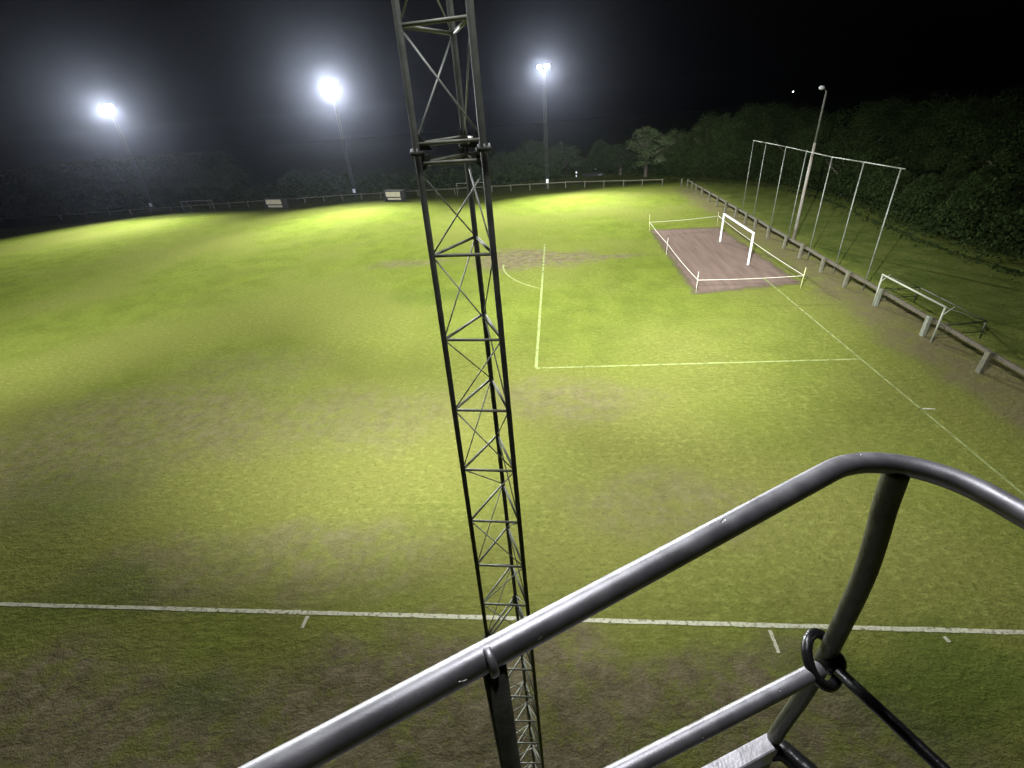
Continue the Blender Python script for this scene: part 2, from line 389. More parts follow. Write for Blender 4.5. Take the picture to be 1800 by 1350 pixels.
# bare earth rectangle round the goal, edges softened by an attribute
def earth():
    c = [Vector((-5.75, 25.2)), Vector((2.2, 26.4)), Vector((1.7, 43.6)), Vector((-5.5, 44.2))]
    n = 40; vs = []; ed = []
    for j in range(n+1):
        for i in range(n+1):
            u, v = i/n, j/n; p = c[0].lerp(c[1], u).lerp(c[3].lerp(c[2], u), v)
            ctr = Vector((-1.9, 34.9)); p = ctr + (p-ctr)*1.12
            vs.append((p.x, p.y, 0.004)); e = min(u, 1-u)*5.5, min(v, 1-v)*11
            ed.append(min(1, min(e)/1.2))
    fs = [(j*(n+1)+i, j*(n+1)+i+1, (j+1)*(n+1)+i+1, (j+1)*(n+1)+i) for j in range(n) for i in range(n)]
    me = bpy.data.meshes.new('bare_earth'); me.from_pydata(vs, [], fs)
    at = me.attributes.new('edge', 'FLOAT', 'POINT'); at.data.foreach_set('value', ed)
    m = worn_mat('raked_earth', (0.105, 0.075, 0.058), (0.235, 0.170, 0.135), 0.25, 0.75, 0.9, edge=True, fine=1.7)
    # long rake streaks along the goal mouth
    T = m.node_tree; N = T.nodes; L = T.links
    tc = N.new('ShaderNodeTexCoord'); mp = N.new('ShaderNodeMapping'); mp.inputs['Scale'].default_value = (2.2, 0.28, 1); mp.inputs['Rotation'].default_value = (0, 0, 0.08)
    L.new(tc.outputs['Object'], mp.inputs[0]); no = N.new('ShaderNodeTexNoise'); no.inputs['Scale'].default_value = 1.0; no.inputs['Detail'].default_value = 8; L.new(mp.outputs[0], no.inputs['Vector'])
    for n_ in N:
        if n_.type == 'MIX': L.new(no.outputs[0], n_.inputs[0])
    tag(link_mesh('bare_earth', me, m), kind='structure')
earth()

# ------------------------------------------------------------------ lattice tower beside the camera
def polar(az, D): a = R(az); return Vector((CAM.x+math.sin(a)*D, CAM.y+math.cos(a)*D, 0))
ZT, ZB = 12.06, 6.06
LEGS = {}
for k, (a1, D1, a2, D2) in dict(L=(-15.05, 3.89, -16.45, 3.89), Rr=(-7.85, 3.74, -7.70, 3.76), B=(-9.78, 4.41, -9.85, 4.41)).items():
    LEGS[k] = (polar(a1, D1), polar(a2, D2))
def legp(k, z):
    a, b = LEGS[k]; t = (ZT-z)/(ZT-ZB); t = max(-1.0, min(2.0, t)); p = a.lerp(b, t); return Vector((p.x, p.y, z))
tower = empty('lattice_tower', (legp('L', 0)+legp('Rr', 0)+legp('B', 0))/3, label='dark three legged lattice floodlight tower rising right in front of the platform railing', cat='tower')
TO = tower.location.copy()
for k in LEGS:
    mb = MB(); mb.tube(legp(k, 0)-TO, legp(k, 18.1)-TO, 0.0255, 14)
    for zz in (0.06, 6.06, 12.06): mb.tube(legp(k, zz-0.014)-TO, legp(k, zz+0.014)-TO, 0.055, 14)
    mb.build('leg', M_lattice, tower)
order = ['L', 'Rr', 'B']
for i in range(25):
    z = 0.06+0.75*i
    joint = i in (0, 8, 16)
    for a, b in (('L', 'Rr'), ('Rr', 'B'), ('B', 'L')):
        pa = legp(a, z+(0.06 if joint else 0)); pb = legp(b, z+(0.06 if joint else 0)); d = (pb-pa).normalized()
        mb = MB(); mb.tube(pa+d*0.026-TO, pb-d*0.026-TO, 0.0135, 8)
        if joint and i: mb.tube(pa+d*0.026-TO-Vector((0, 0, .13)), pb-d*0.026-TO-Vector((0, 0, .13)), 0.0135, 8)
        mb.build('crossbar', M_bar, tower)
    if joint and i:
        for a in LEGS:
            for b in LEGS:
                if b <= a: continue
                pa, pb = legp(a, z), legp(b, z); d = (pb-pa).normalized()
                for q, dd in ((pa, d), (pb, -d)):
                    n = Vector((-dd.y, dd.x, 0))*0.003; o = q-TO
                    for sg in (1, -1):
                        MB().prism([o+dd*0.027+Vector((0, 0, sg*0.016))-n, o+dd*0.12+Vector((0, 0, sg*0.016))-n, o+dd*0.027+Vector((0, 0, sg*0.13))-n], n*2).build('gusset_plate', M_lattice, tower)
            for k in range(5):
                t = k*2*math.pi/5; p = legp(a, z)-TO+Vector((math.cos(t)*.043, math.sin(t)*.043, 0))
                MB().tube(p-Vector((0, 0, .03)), p+Vector((0, 0, .034)), 0.006, 6).build('flange_bolt', M_brace, tower)
    if i < 24:
        up = i % 2
        # panel k counted down from the joint at 12.06
        k = 15-i
        pairs = (('L', 'B'), ('Rr', 'L'), ('B', 'Rr')) if k % 2 == 0 else (('L', 'Rr'), ('B', 'L'), ('Rr', 'B'))
        for a, b in pairs:
            pa = legp(a, z+0.75-(0.0 if i != 15 else 0.13)); pb = legp(b, z+(0.0 if i not in (0, 8, 16) else 0.07)); d = (pb-pa).normalized()
            MB().tube(pa+d*0.03-TO, pb-d*0.03-TO, 0.0065, 8).build('diagonal_brace', M_brace, tower)
# head of the tower: crossarm and two floodlights aimed over the pitch (above the frame)
def floodlight(parent, loc, target, mlens, s=0.55, name='floodlight'):
    q = (Vector(target)-Vector(loc)).to_track_quat('-Z', 'Y').to_matrix()
    body = MB(); i0 = 0
    def P(x, y, z): return Vector(loc)-parent.location+q@Vector((x, y, z))
    h = s/2; hb = s*0.28
    vs = [P(-h, -h*.8, 0), P(h, -h*.8, 0), P(h, h*.8, 0), P(-h, h*.8, 0), P(-hb, -hb, .28), P(hb, -hb, .28), P(hb, hb, .28), P(-hb, hb, .28)]
    body.v = vs; body.f = [(4, 5, 6, 7), (0, 1, 5, 4), (1, 2, 6, 5), (2, 3, 7, 6), (3, 0, 4, 7), (0, 3, 2, 1)]; body.sm = [False]*6
    body.tube(P(-h-.03, 0, .12), P(-h-.03, 0, -.0), .015, 6); body.tube(P(-h-.03, 0, .12), P(-h-.03, 0, .34), .015, 6); body.tube(P(h+.03, 0, .0), P(h+.03, 0, .34), .015, 6)
    body.tube(P(-h-.03, 0, .34), P(h+.03, 0, .34), .015, 6)
    o = body.build(name, M_housing, parent)
    ln = MB(); ln.v = [P(-h*.92, -h*.72, -.004), P(h*.92, -h*.72, -.004), P(h*.92, h*.72, -.004), P(-h*.92, h*.72, -.004), P(0, 0, -.02)]
    ln.f = [(0, 1, 4), (1, 2, 4), (2, 3, 4), (3, 0, 4)]; ln.sm = [True]*4
    ln.build('lens', mlens, o)
    return o
mb = MB(); c = (legp('L', 18.1)+legp('Rr', 18.1)+legp('B', 18.1))/3-TO
mb.tube(c+Vector((-1.1, .85, .06)), c+Vector((1.1, .85, .06)), .035, 10)
for dx in (-.25, .25): mb.tube(c+Vector((dx, -.2, .03)), c+Vector((dx, .85, .06)), .03, 8)
mb.build('crossarm', M_lattice, tower)
for dx in (-.8, .8): floodlight(tower, TO+c+Vector((dx, .9, .35)), (-12, 30, 0), M_lens_near)

# ------------------------------------------------------------------ floodlight masts behind the far touchline
def mast(x, y, h, tgt, label, box=True):
    root = empty('floodlight_mast', (x, y, 0), label=label, cat='floodlight mast', group='lattice floodlight masts along the far side')
    tri = [Vector((.27*math.cos(R(a)), .27*math.sin(R(a)), 0)) for a in (210, 330, 90)]
    for t in tri: MB().tube(t, t+Vector((0, 0, h-.4)), .028, 8).build('leg', M_lattice, root)
    mb = MB(); n = int((h-.4)/.75)
    for i in range(n+1):
        z = .05+i*.75
        for k in range(3):
            a = tri[k]+Vector((0, 0, z)); b = tri[(k+1) % 3]+Vector((0, 0, z)); mb.tube(a, b, .011, 5, cap=False)
            if i < n:
                b2 = tri[(k+1) % 3]+Vector((0, 0, z+.75)); mb.tube(a, b2, .008, 5, cap=False)
    mb.build('bracing', M_lattice, root)
    MB().tube((-1.0, -.1, h-.35), (1.0, -.1, h-.35), .04, 8).build('crossarm', M_lattice, root)
    for dx in (-.62, .62): floodlight(root, Vector((x+dx, y-.2, h)), (x+(tgt[0]-x)+dx*3, tgt[1], 0), M_lens, 0.62)
    if box: MB().box((0.0, -.36, 1.3), (.42, .24, .62)).build('junction_box', M_box, root, bevel=.02)
    return root
mast(-16.7, 77.9, 17.3, (-14, 30), 'lit floodlight mast right of the lattice tower, furthest right of the three')
mast(-52.3, 82.6, 17.8, (-35, 25), 'lit floodlight mast immediately left of the lattice tower, between the two dugouts')
mast(-93.7, 83.0, 17.8, (-55, 20), 'lit floodlight mast furthest left, beside the small goal at the far fence')

# ------------------------------------------------------------------ full size goal on the bare earth
def goal(x, y, w_, h_, th, rz, m, label, depth=0.0, square=True):
    root = empty('football_goal', (x, y, 0), rz, label=label, cat='goal')
    for s_ in (-1, 1):
        MB().box((s_*(w_/2+th/2), 0, h_/2), (th, th, h_)).build('goal_post', m, root, bevel=th*.15)
    MB().box((0, 0, h_+th/2+.002), (w_+2*th, th, th)).build('crossbar', m, root, bevel=th*.15)
    return root
goal(0.0, 34.6, 7.32, 2.44, 0.13, R(90), M_white, 'white full size goal without a net standing on the roped off bare earth')
# small goals in front of the far fence
a, b = gnd(325, 372), gnd(378, 370)
g1 = goal((a.x+b.x)/2, (a.y+b.y)/2, (b-a).length, 1.75, .10, math.atan2(b.y-a.y, b.x-a.x), M_greypole, 'small grey goal at the far fence, left of the left dugout')
a, b = gnd(805, 344), gnd(852, 342)
g2 = goal((a.x+b.x)/2, (a.y+b.y)/2, (b-a).length, 1.9, .08, math.atan2(b.y-a.y, b.x-a.x), M_greypole, 'small grey goal at the far fence, seen behind the lattice tower')
for g_ in (g1, g2):
    for s_ in (-1, 1):
        MB().tube((s_*2.4, 0.04, 1.7), (s_*2.4, 1.2, .03), .025, 6).build('stay', M_greypole, g_)

# youth goal leaning on the right fence
def youth_goal():
    root = empty('youth_goal', (4.9, 18.8, 0), 0, label='narrow cream pipe goal standing tight behind the right hand fence', cat='goal')
    o = root.location; ya, yb = 16.15-o.y, 21.45-o.y; x = -.62; H = 1.98
    for y in (ya, yb):
        MB().tube((x, y, 0), (x, y, H), .045, 10).build('goal_post', M_cream, root)
        MB().tube((x+.02, y, .98), (x+2.5, y+.3, .95), .035, 8).build('side_bar', M_greenpole, root)
        MB().tube((x+.02, y+.02, .42), (x+2.6, y+.3, .40), .03, 8).build('side_bar', M_greenpole, root)
        MB().tube((x+.03, y, H-.03), (x+2.5, y+.3, .98), .022, 8).build('stay', M_greypole, root)
        MB().tube((x+2.55, y+.3, 0), (x+2.5, y+.3, 1.0), .035, 8).build('rear_post', M_greenpole, root)
        MB().tube((x+.04, y, H-.42), (x+.46, y+.05, H-.02), .022, 8).build('corner_brace', M_cream, root)
    MB().tube((x, ya-.045, H), (x, yb+.045, H), .05, 10).build('crossbar', M_cream, root)
    MB().tube((x+2.55, ya+.3, .96), (x+2.55, yb+.3, .96), .03, 8).build('rear_bar', M_greenpole, root)
youth_goal()

# ------------------------------------------------------------------ rope and stakes round the bare earth
stakes = [((-5.5, 25.0), 'pale wooden stake at the near left corner of the roped off bare earth', M_rope, 1.55, (.0, .0)),
          ((-5.6, 34.9), 'pale wooden stake halfway along the left rope of the bare earth', M_rope, 1.5, (.05, 0)),
          ((-5.6, 43.6), 'thin pole at the far left corner of the roped off bare earth', M_stake, 1.75, (-.08, 0)),
          ((1.45, 24.9), 'yellow stake at the near right corner of the roped off bare earth', M_stake, 1.5, (.05, .0)),
          ((1.5, 44.6), 'stake at the far right corner of the rope, behind the goal', M_stake, 1.4, (0, 0))]
tops = []
for (x, y), lb, m, h, ln in stakes:
    o = MB().sweep([(0, 0, -.05), (ln[0]*.5, 0, h*.5), (ln[0], ln[1], h)], lambda t: .026-.006*t, 8).build('stake', m)
    o.location = (x, y, 0); tag(o, lb, 'stake', 'stakes holding the rope round the bare earth'); tops.append(Vector((x+ln[0]*.6+.03, y, .95 if y < 40 else 1.0)))
def ropeseg(mb, a, b, sag, n=14):
    mb.sweep([a.lerp(b, t/n)-Vector((0, 0, sag*4*(t/n)*(1-t/n))) for t in range(n+1)], .021, 6)
rp = MB()
for i, j, s_ in ((0, 1, .10), (1, 2, .08), (2, 4, .07), (4, 3, .16), (0, 3, .06)): ropeseg(rp, tops[i], tops[j], s_)
tag(rp.build('rope', M_rope), 'pale rope strung between stakes around the bare earth goal area', 'rope')

# ------------------------------------------------------------------ fences
def fence(name, pts, label, rail_z, post, rail, mp, mr, gaps=()):
    root = empty(name, (pts[0][0], pts[0][1], 0), label=label, cat='fence'); o = root.location
    for i, p in enumerate(pts):
        h = rail_z+random.uniform(.02, .10)
        q = Matrix.Rotation(random.uniform(-.12, .12), 3, 'Z')@Matrix.Rotation(random.uniform(-.05, .05), 3, 'X')@Matrix.Rotation(random.uniform(-.04, .04), 3, 'Y')
        MB().box(Vector((p[0], p[1], h/2-.04))-o, (post[0], post[1], h+.08), q, .006).build('post', mp if not callable(mp) else mp(i), root, bevel=.012)
    for i in range(len(pts)-1):
        if i in gaps: continue
        a = Vector((*pts[i], 0)); b = Vector((*pts[i+1], 0)); d = (b-a).normalized()
        za, zb = (rail_z-rail[1]/2-.04+random.uniform(-.03, .03) for _ in 'ab')
        a2 = a+Vector((0, 0, za)); b2 = b+Vector((0, 0, zb)); m_ = (a2+b2)/2
        q = (b2-a2).to_track_quat('X', 'Z').to_matrix()
        sd = Vector((-d.y, d.x, 0))
        MB().box(m_-o-sd*(post[1]/2+rail[0]/2+.003), ((b2-a2).length-.02, rail[0], rail[1]), q, .004).build('rail', mr, root)
    return root
ry = [2.0, 5.4, 8.8, 12.9, 17.0, 21.4, 24.9, 28.3, 32.0, 35.0, 38.6, 42.0, 44.9, 47.8, 51.3, 54.8, 58.3, 61.6, 64.6, 67.4, 69.9]
fence('timber_fence', [(4.35+.05*math.sin(i*1.7), y) for i, y in enumerate(ry)], 'low timber post and rail fence behind the goal along the right side of the pitch', 1.08, (.17, .24), (.09, .19),
      lambda i: M_concrete if i in (4, 5) else M_wood, M_wood2)
fx = []
for px in (1166, 1130, 1097, 1062, 1028, 994, 962, 930, 896, 862, 828, 795, 762, 728, 694, 660, 625, 590, 556, 521, 486, 451, 416, 381, 345, 309, 272, 235, 196, 156, 112, 62, 10, -50, -120):
    yl = 328 if px > 960 else 328+(960-px)*.05
    g_ = gnd(px, yl + (2 if px > 900 else 6))
    x = g_.x; y = 72.4+max(0, min(1, (2.0-x)/15))*5.5 + max(0, min(1, (-15-x)/40))*3.0
    d = ray(px, 300); t = None
    # place on the fence line by azimuth
    for _ in range(8):
        y = 72.4+max(0, min(1, (2.0-x)/15))*5.0 + max(0, min(1, (-13-x)/40))*3.0
        x = CAM.x+(y-CAM.y)*d.x/d.y
    fx.append((x, y))
fence('perimeter_fence', fx, 'long low rail fence along the far side in front of the trees', 1.02, (.16, .18), (.07, .13), M_wood, M_wood)
lone = MB().box((0, 0, .55), (.18, .18, 1.2), None, .006).build('gate_post', M_wood, bevel=.012); lone.location = (3.75, 70.9, 0)
tag(lone, 'short timber gate post at the corner gap between the two fences', 'post')

# ------------------------------------------------------------------ tall ball stop frame behind the right fence
bs = [(1303, 371), (1325, 380), (1350, 402), (1387, 412), (1415, 464), (1460, 491), (1515, 528)]
tp = [(1325, 247), (1347, 251), (1382, 258), (1418, 266), (1463, 276), (1519, 285), (1584, 296)]
root = empty('ball_stop_frame', (5.5, 35, 0), label='tall frame of seven thin poles with a bent top rail behind the right hand fence', cat='ball stop'); O = root.location
BX = [6.3, 6.3, 6.3, 6.3, 5.3, 4.95, 4.75]
tt = []
for (tx, ty), h, bx in zip(tp, [7.5]*7, BX):
    d = ray(tx, ty); t = (h-CAM.z)/d.z
    P = CAM+d*t; tt.append(P)
for i, P in enumerate(tt):
    g_ = Vector((P.x, P.y, 0))
    MB().tube(g_-O, P-O+Vector((0, 0, .12 if i == 3 else 0)), .038, 10, .034).build('pole', M_greypole, root)
for i in range(6):
    a, b = tt[i], tt[i+1]; d = (b-a).normalized()
    e = 0.35 if i == 5 else 0
    MB().tube(a+d*(.04 if i else -.05)-O, b+d*(e-.04 if not e else e)-O, .036, 8).build('top_rail', M_greypole, root)

# lamp post
lx, ly = 5.9, 36.9
lp = empty('lamp_post', (lx, ly, 0), label='tall rusty unlit lamp post standing among the ball stop poles', cat='lamp post')
tz = 11.6
MB().sweep([(0, 0, -.1), (0, 0, 4), (0, 0, 8)], lambda t: .125-.03*t, 12).build('lower_pole', M_rust, lp)
MB().sweep([(0, 0, 8.002), (0, 0, 11), (0, 0, 11.45), (-.05, -.05, 11.62)], lambda t: .075-.02*t, 10).build('upper_pole', M_lattice, lp)  # dark steel colour stands in for the beam cut-off on the upper part
MB().sweep([(-.06, -.06, 11.6), (-.35, -.35, 11.75), (-.62, -.62, 11.78)], .03, 8).build('arm', M_greypole, lp)
hd = MB().sweep([(-.5, -.5, 11.80), (-.62, -.62, 11.84), (-.9, -.9, 11.86), (-1.0, -1.0, 11.83)], lambda t: [.07, .15, .14, .05][min(3, int(t*3+.5))], 10).build('lamp_head', M_lens_off, lp)

# ------------------------------------------------------------------ dugouts
def dugout(px0, px1, py, label):
    a, b = gnd(px0, py), gnd(px1, py); L_ = (b-a).length; c = (a+b)/2
    root = empty('dugout', (c.x, c.y, 0), math.atan2(b.y-a.y, b.x-a.x), label=label, cat='dugout', group='dugouts in front of the far fence')
    H = 1.75; D = 1.1; h = L_/2
    MB().box((0, D, H/2), (L_, .05, H-.02)).build('back_wall', M_panel2, root)
    for s_ in (-1, 1):
        MB().prism([(s_*h, 0.1, 0), (s_*h, D-.03, 0), (s_*h, D-.03, H-.04), (s_*h, .35, H-.04)], (-s_*.05, 0, 0)).build('side_wall', M_panel2, root)
    MB().box((0, .72, H), (L_+.16, 1.0, .05), Matrix.Rotation(R(4), 3, 'X')).build('roof', M_panel2, root)
    MB().box((-.1, .30, 1.18), (L_*.78, .04, .78)).build('front_board', M_panel, root)
    MB().box((.05, .26, .46), (L_*.72, .05, .32)).build('bench_board', M_panel, root)
    for s_ in (-.75, 0, .8): MB().box((s_*L_*.4, .34, .7), (.05, .03, 1.38)).build('upright', M_panel2, root)
    return root
dugout(466, 500, 368, 'beige fronted dugout at the far fence nearer the left of the picture')
dugout(676, 708, 355, 'beige fronted dugout at the far fence just left of the lattice tower')

# shed with lit eaves behind the far fence
c = at_y(1043, 322, 92)
sh = empty('clubhouse', (c.x, c.y, 0), R(4), label='low dark hut with pale shining roof edges behind the far fence beside the big tree', cat='hut')
ez = at_y(1043, 311, c.y-1.86).z
MB().box((0, 0, ez/2-.03), (3.4, 3, ez-.06)).build('wall', M_panel2, sh)
MB().prism([(-1.95, -1.8, ez-.05), (1.95, -1.8, ez-.05), (1.95, 0, ez+.45), (-1.95, 0, ez+.45)], (0, 0, .06)).build('roof', M_panel2, sh)
MB().prism([(-1.95, 1.8, ez-.05), (1.95, 1.8, ez-.05), (1.95, .01, ez+.45), (-1.95, .01, ez+.45)], (0, 0, .06)).build('roof', M_panel2, sh)
MB().box((0.1, -1.86, ez), (2.3, .05, .2)).build('gutter', M_box, sh)
MB().box((0, -1.515, ez*.42), (.85, .03, ez*.8)).build('door', M_wood2, sh)
MB().box((1.05, -1.515, ez*.55), (.7, .03, .5)).build('window', M_housing, sh)
c = at_y(1049, 297, 99)
gt = empty('rail_gantry', (c.x, c.y, 0), label='high white horizontal bar on two posts behind the dark hut', cat='frame')
MB().tube((-.75, 0, c.z), (.8, 0, c.z), .1, 8).build('crossbar', M_box, gt)
for s_ in (-.74, .78): MB().tube((s_, 0, 0), (s_, 0, c.z-.05), .04, 8).build('post', M_greenpole, gt)
c = at_y(1013, 303, 88)
bl = empty('bollard_lamp', (c.x, c.y, 0), label='small pair of pale reflector boxes on a thin pole left of the dark hut', cat='sign')
MB().tube((0, 0, 0), (0, 0, c.z+.2), .03, 6).build('pole', M_greenpole, bl)
for dz in (0, -.6): MB().box((0, -.06, c.z+dz), (.26, .06, .3)).build('reflector', M_box, bl, bevel=.02)
# the single star above the treeline
d = ray(1391, 178).normalized()
st = bpy.data.meshes.new('star'); bm = bmesh.new(); bmesh.ops.create_icosphere(bm, subdivisions=2, radius=0.9); bm.to_mesh(st); bm.free()
so = link_mesh('star', st, M_star); so.location = CAM+d*900+Vector((0, 0, 12)); tag(so, 'single small white star in the black sky above the right hand trees', 'star')

# ------------------------------------------------------------------ work platform (cherry picker basket)
def PL(px, py, h): d = ray(px, py); return CAM+d*(h/-d.z)
bk = empty('work_platform', CAM+Vector((.1, -.2, -1.95)), label='grey tube railing of the raised work platform in the foreground', cat='work platform'); BO = bk.location
h1 = .68; dirx = Vector((.856, .517, 0)); diry = Vector((.51, -.86, 0))
c0 = PL(600, 1290, h1); c1 = PL(1400, 860, h1)
dv = (c1-c0).normalized()
r1 = PL(1700, 850, h1); r2 = PL(1790, 900, h1); dw = (r2-r1).normalized()
# intersection of both rail lines
den = dv.x*dw.y-dv.y*dw.x; t_ = ((r1.x-c0.x)*dw.y-(r1.y-c0.y)*dw.x)/den
K = c0+dv*t_
rr = .17; ang = math.acos(max(-1, min(1, dv.dot(dw)))); tl = rr*math.tan(ang/2)
pa = K-dv*tl; pb = K+dw*tl
pts = [c0-dv*1.1, c0-dv*.6, c0-dv*.2]
n_ = 14
for i in range(n_): pts.append(c0.lerp(pa, i/n_))
ctr = pa + (Vector((dv.y, -dv.x, 0)) if (dv.x*dw.y-dv.y*dw.x) < 0 else Vector((-dv.y, dv.x, 0)))*rr
for i in range(19):
    t = i/18*ang; sgn = -1
    v = pa-ctr; pts.append(ctr + Vector((v.x*math.cos(sgn*t)-v.y*math.sin(sgn*t), v.x*math.sin(sgn*t)+v.y*math.cos(sgn*t), 0)))
for i in range(1, 10): pts.append(pb+dw*(i*.12))
MB().sweep([p-BO for p in pts], .0213, 28).build('top_rail', M_rail, bk)
# corner post, gently bowed inwards below the mid joint
cp = [PL(1585, 826, h1+.012), None]
q0 = pts[3+14+9]
base = q0+Vector((0, 0, -.01))
def postpt(px, py, D=None): 
    d = ray(px, py); D0 = math.hypot(base.x-CAM.x, base.y-CAM.y) if D is None else D
    return CAM+d*(D0/math.hypot(d.x, d.y))
pp_ = [base, postpt(1556, 888), postpt(1541, 943), postpt(1523, 1000), postpt(1502, 1050), postpt(1479, 1098), postpt(1452, 1152), postpt(1412, 1221), postpt(1381, 1266), postpt(1357, 1304), postpt(1340, 1345)]
def smooth(P, n=5):
    out = []
    for i in range(len(P)-1):
        p0 = P[max(0, i-1)]; p1 = P[i]; p2 = P[i+1]; p3 = P[min(len(P)-1, i+2)]
        for k in range(n):
            t = k/n; out.append(.5*((2*p1)+(-p0+p2)*t+(2*p0-5*p1+4*p2-p3)*t*t+(-p0+3*p1-3*p2+p3)*t*t*t))
    out.append(P[-1]); return out
MB().sweep([p-BO for p in smooth(pp_)], lambda t: .0235-.003*t, 24).build('corner_post', M_post, bk)
# left post with its sleeve
lpz = PL(866, 1158, h1)
MB().tube(lpz+Vector((0, 0, -.014))-BO, lpz+Vector((0, 0, -1.28))-BO, .0185, 24).build('post', M_post, bk)
dd = dv
MB().sweep([lpz-dd*.011-BO, lpz-dd*.008-BO, lpz-dd*.002-BO, lpz+dd*.001-BO], lambda t: [.0216, .0232, .0232, .0216][min(3, int(t*3+.5))], 28).build('weld_collar', M_rail, bk)
# mid rails
hm = 1.33
ma, mb_ = PL(1100, 1352, hm), PL(1430, 1182, hm); dm = (mb_-ma).normalized()
MB().sweep([(ma-dm*1.0)-BO, (ma-dm*.4)-BO, ma-BO, mb_-BO, mb_+dm*.02-BO], .0205, 24).build('mid_rail', M_rail, bk)
mc, md = PL(1472, 1178, hm), PL(1650, 1345, hm); dm2 = (md-mc).normalized()
MB().sweep([mc-BO, mc+dm2*.1-BO, md-BO, md+dm2*1.0-BO], .0150, 20).build('mid_rail', M_black, bk)
# coupling and hanging ring at the joint
jt = postpt(1455, 1150)
def ball(c, r, n=14):
    s_ = MB(); pts_ = []; 
    for i in range(n+1):
        a = math.pi*i/n; pts_.append(c+Vector((0, 0, r*1.1*math.cos(a))))
    s_.sweep(pts_, lambda t: max(.001, r*math.sin(math.pi*t)), 18); return s_
ball(postpt(1462, 1163)-BO, .034).build('coupling', M_black, bk)
rc = postpt(1428, 1143)-RZ*.03
vr = RX*.056; vu = RY*.054
tilt = RZ*.035
rp_ = []
for i in range(40):
    a = 2*math.pi*i/40; rp_.append(rc+vr*math.cos(a)*.9+vu*math.sin(a)-vu*.15*math.cos(a)+tilt*math.sin(a+.6)-RZ*.012-BO)
MB().sweep(rp_, .0135, 14, closed=True).build('ring', M_black, bk)
# toe boards and floor
ht = 1.90
ta, tb = PL(1235, 1368, ht), PL(1350, 1306, ht); td = (tb-ta).normalized(); tn = Vector((td.y, -td.x, 0))
q = td.to_track_quat('X', 'Z').to_matrix()
L1_ = 1.7; cA = tb-td*(L1_/2)-BO+tn*.012
MB().box(cA, (L1_, .05, .10), q).build('toe_board', M_toe, bk, bevel=.006)
MB().sweep([tb+td*.004-BO+tn*.012+Vector((0, 0, -.02)), tb+td*.04+tn*.03-BO+Vector((0, 0, -.02)), tb+td*.065+tn*.10-BO+Vector((0, 0, -.02)), tb+td*.068+tn*1.1-BO+Vector((0, 0, -.02))], .034, 16).build('floor_frame', M_black, bk)
fc = tb-td*.85+tn*.55-BO+Vector((0, 0, -.09)); MB().box(fc, (1.68, 1.0, .03), q).build('floor', M_toe, bk)

# ------------------------------------------------------------------ trees
def leaf_mat(name, c1, c2):
    m = mat(name, c2, 0.95, 0, 0, 0.9, base2=c1, spec=0.0); T = m.node_tree; N = T.nodes; L = T.links
    b = N['Principled BSDF']; tr = N.new('ShaderNodeBsdfTranslucent'); mx = N.new('ShaderNodeMixShader'); mx.inputs[0].default_value = .25
    for l in b.inputs['Base Color'].links: L.new(l.from_socket, tr.inputs[0])
    L.new(b.outputs[0], mx.inputs[1]); L.new(tr.outputs[0], mx.inputs[2]); L.new(mx.outputs[0], N['Material Output'].inputs[0])
    return m
M_leafA = leaf_mat('dark_foliage', (0.023, 0.036, 0.012), (0.042, 0.062, 0.020))
M_leafC = leaf_mat('glow_lit_foliage', (0.036, 0.053, 0.019), (0.068, 0.092, 0.036))  # lighter copy for the far trees, floodlight glow put into the colour
M_leafB = leaf_mat('lit_foliage', (0.062, 0.084, 0.036), (0.130, 0.158, 0.074))  # lightest copy, lamp light on the one broad tree put into the colour
def crown_mesh(seed, nclump, nleaf, size, mat_, shape=1.0, flat=1.0):
    """unit crown about 1 wide radius, z from 0.12 to 1 (height unit)"""
    rnd = random.Random(seed); vs = []; fs = []
    cl = []
    while len(cl) < nclump:
        x, y, z = rnd.uniform(-1, 1), rnd.uniform(-1, 1), rnd.uniform(-1, 1)
        r = math.sqrt(x*x+y*y+z*z)
        if r > 1 or r < .25: continue
        wz = 1.0 if z < .1 else 1.0-.35*z*shape
        lob = 1+.18*math.sin(3*math.atan2(y, x)+seed)
        cl.append((x*wz*.82*lob, y*wz*.82*lob, .57+z*.37, rnd.uniform(.16, .34)))
    for cx, cy, cz, cr in cl:
        for _ in range(nleaf):
            u = Vector((rnd.gauss(0, 1), rnd.gauss(0, 1), rnd.gauss(0, 1))).normalized()*(rnd.random()**.45)*cr
            c = Vector((cx+u.x, cy+u.y, cz+u.z*.42*flat))
            if c.z < .1: continue
            n = (u.normalized()+Vector((rnd.gauss(0, .6), rnd.gauss(0, .6), rnd.gauss(0, .6)+.4))).normalized()
            a = n.orthogonal().normalized(); a.rotate(Matrix.Rotation(rnd.uniform(0, 6.28), 3, n)); b = n.cross(a)
            s_ = size*rnd.uniform(.6, 1.3); i0 = len(vs)
            # height unit is about 1.7x the radius unit
            for p, q_ in ((-1, 0), (0, -.55), (1, 0), (0, .55)):
                v = c+(Vector((a.x, a.y, a.z*.55))*p+Vector((b.x, b.y, b.z*.55))*q_)*s_; vs.append((v.x, v.y, v.z))
            fs.append((i0, i0+1, i0+2, i0+3))
    me = bpy.data.meshes.new('crown'); me.from_pydata(vs, [], fs); me.materials.append(mat_)
    return me
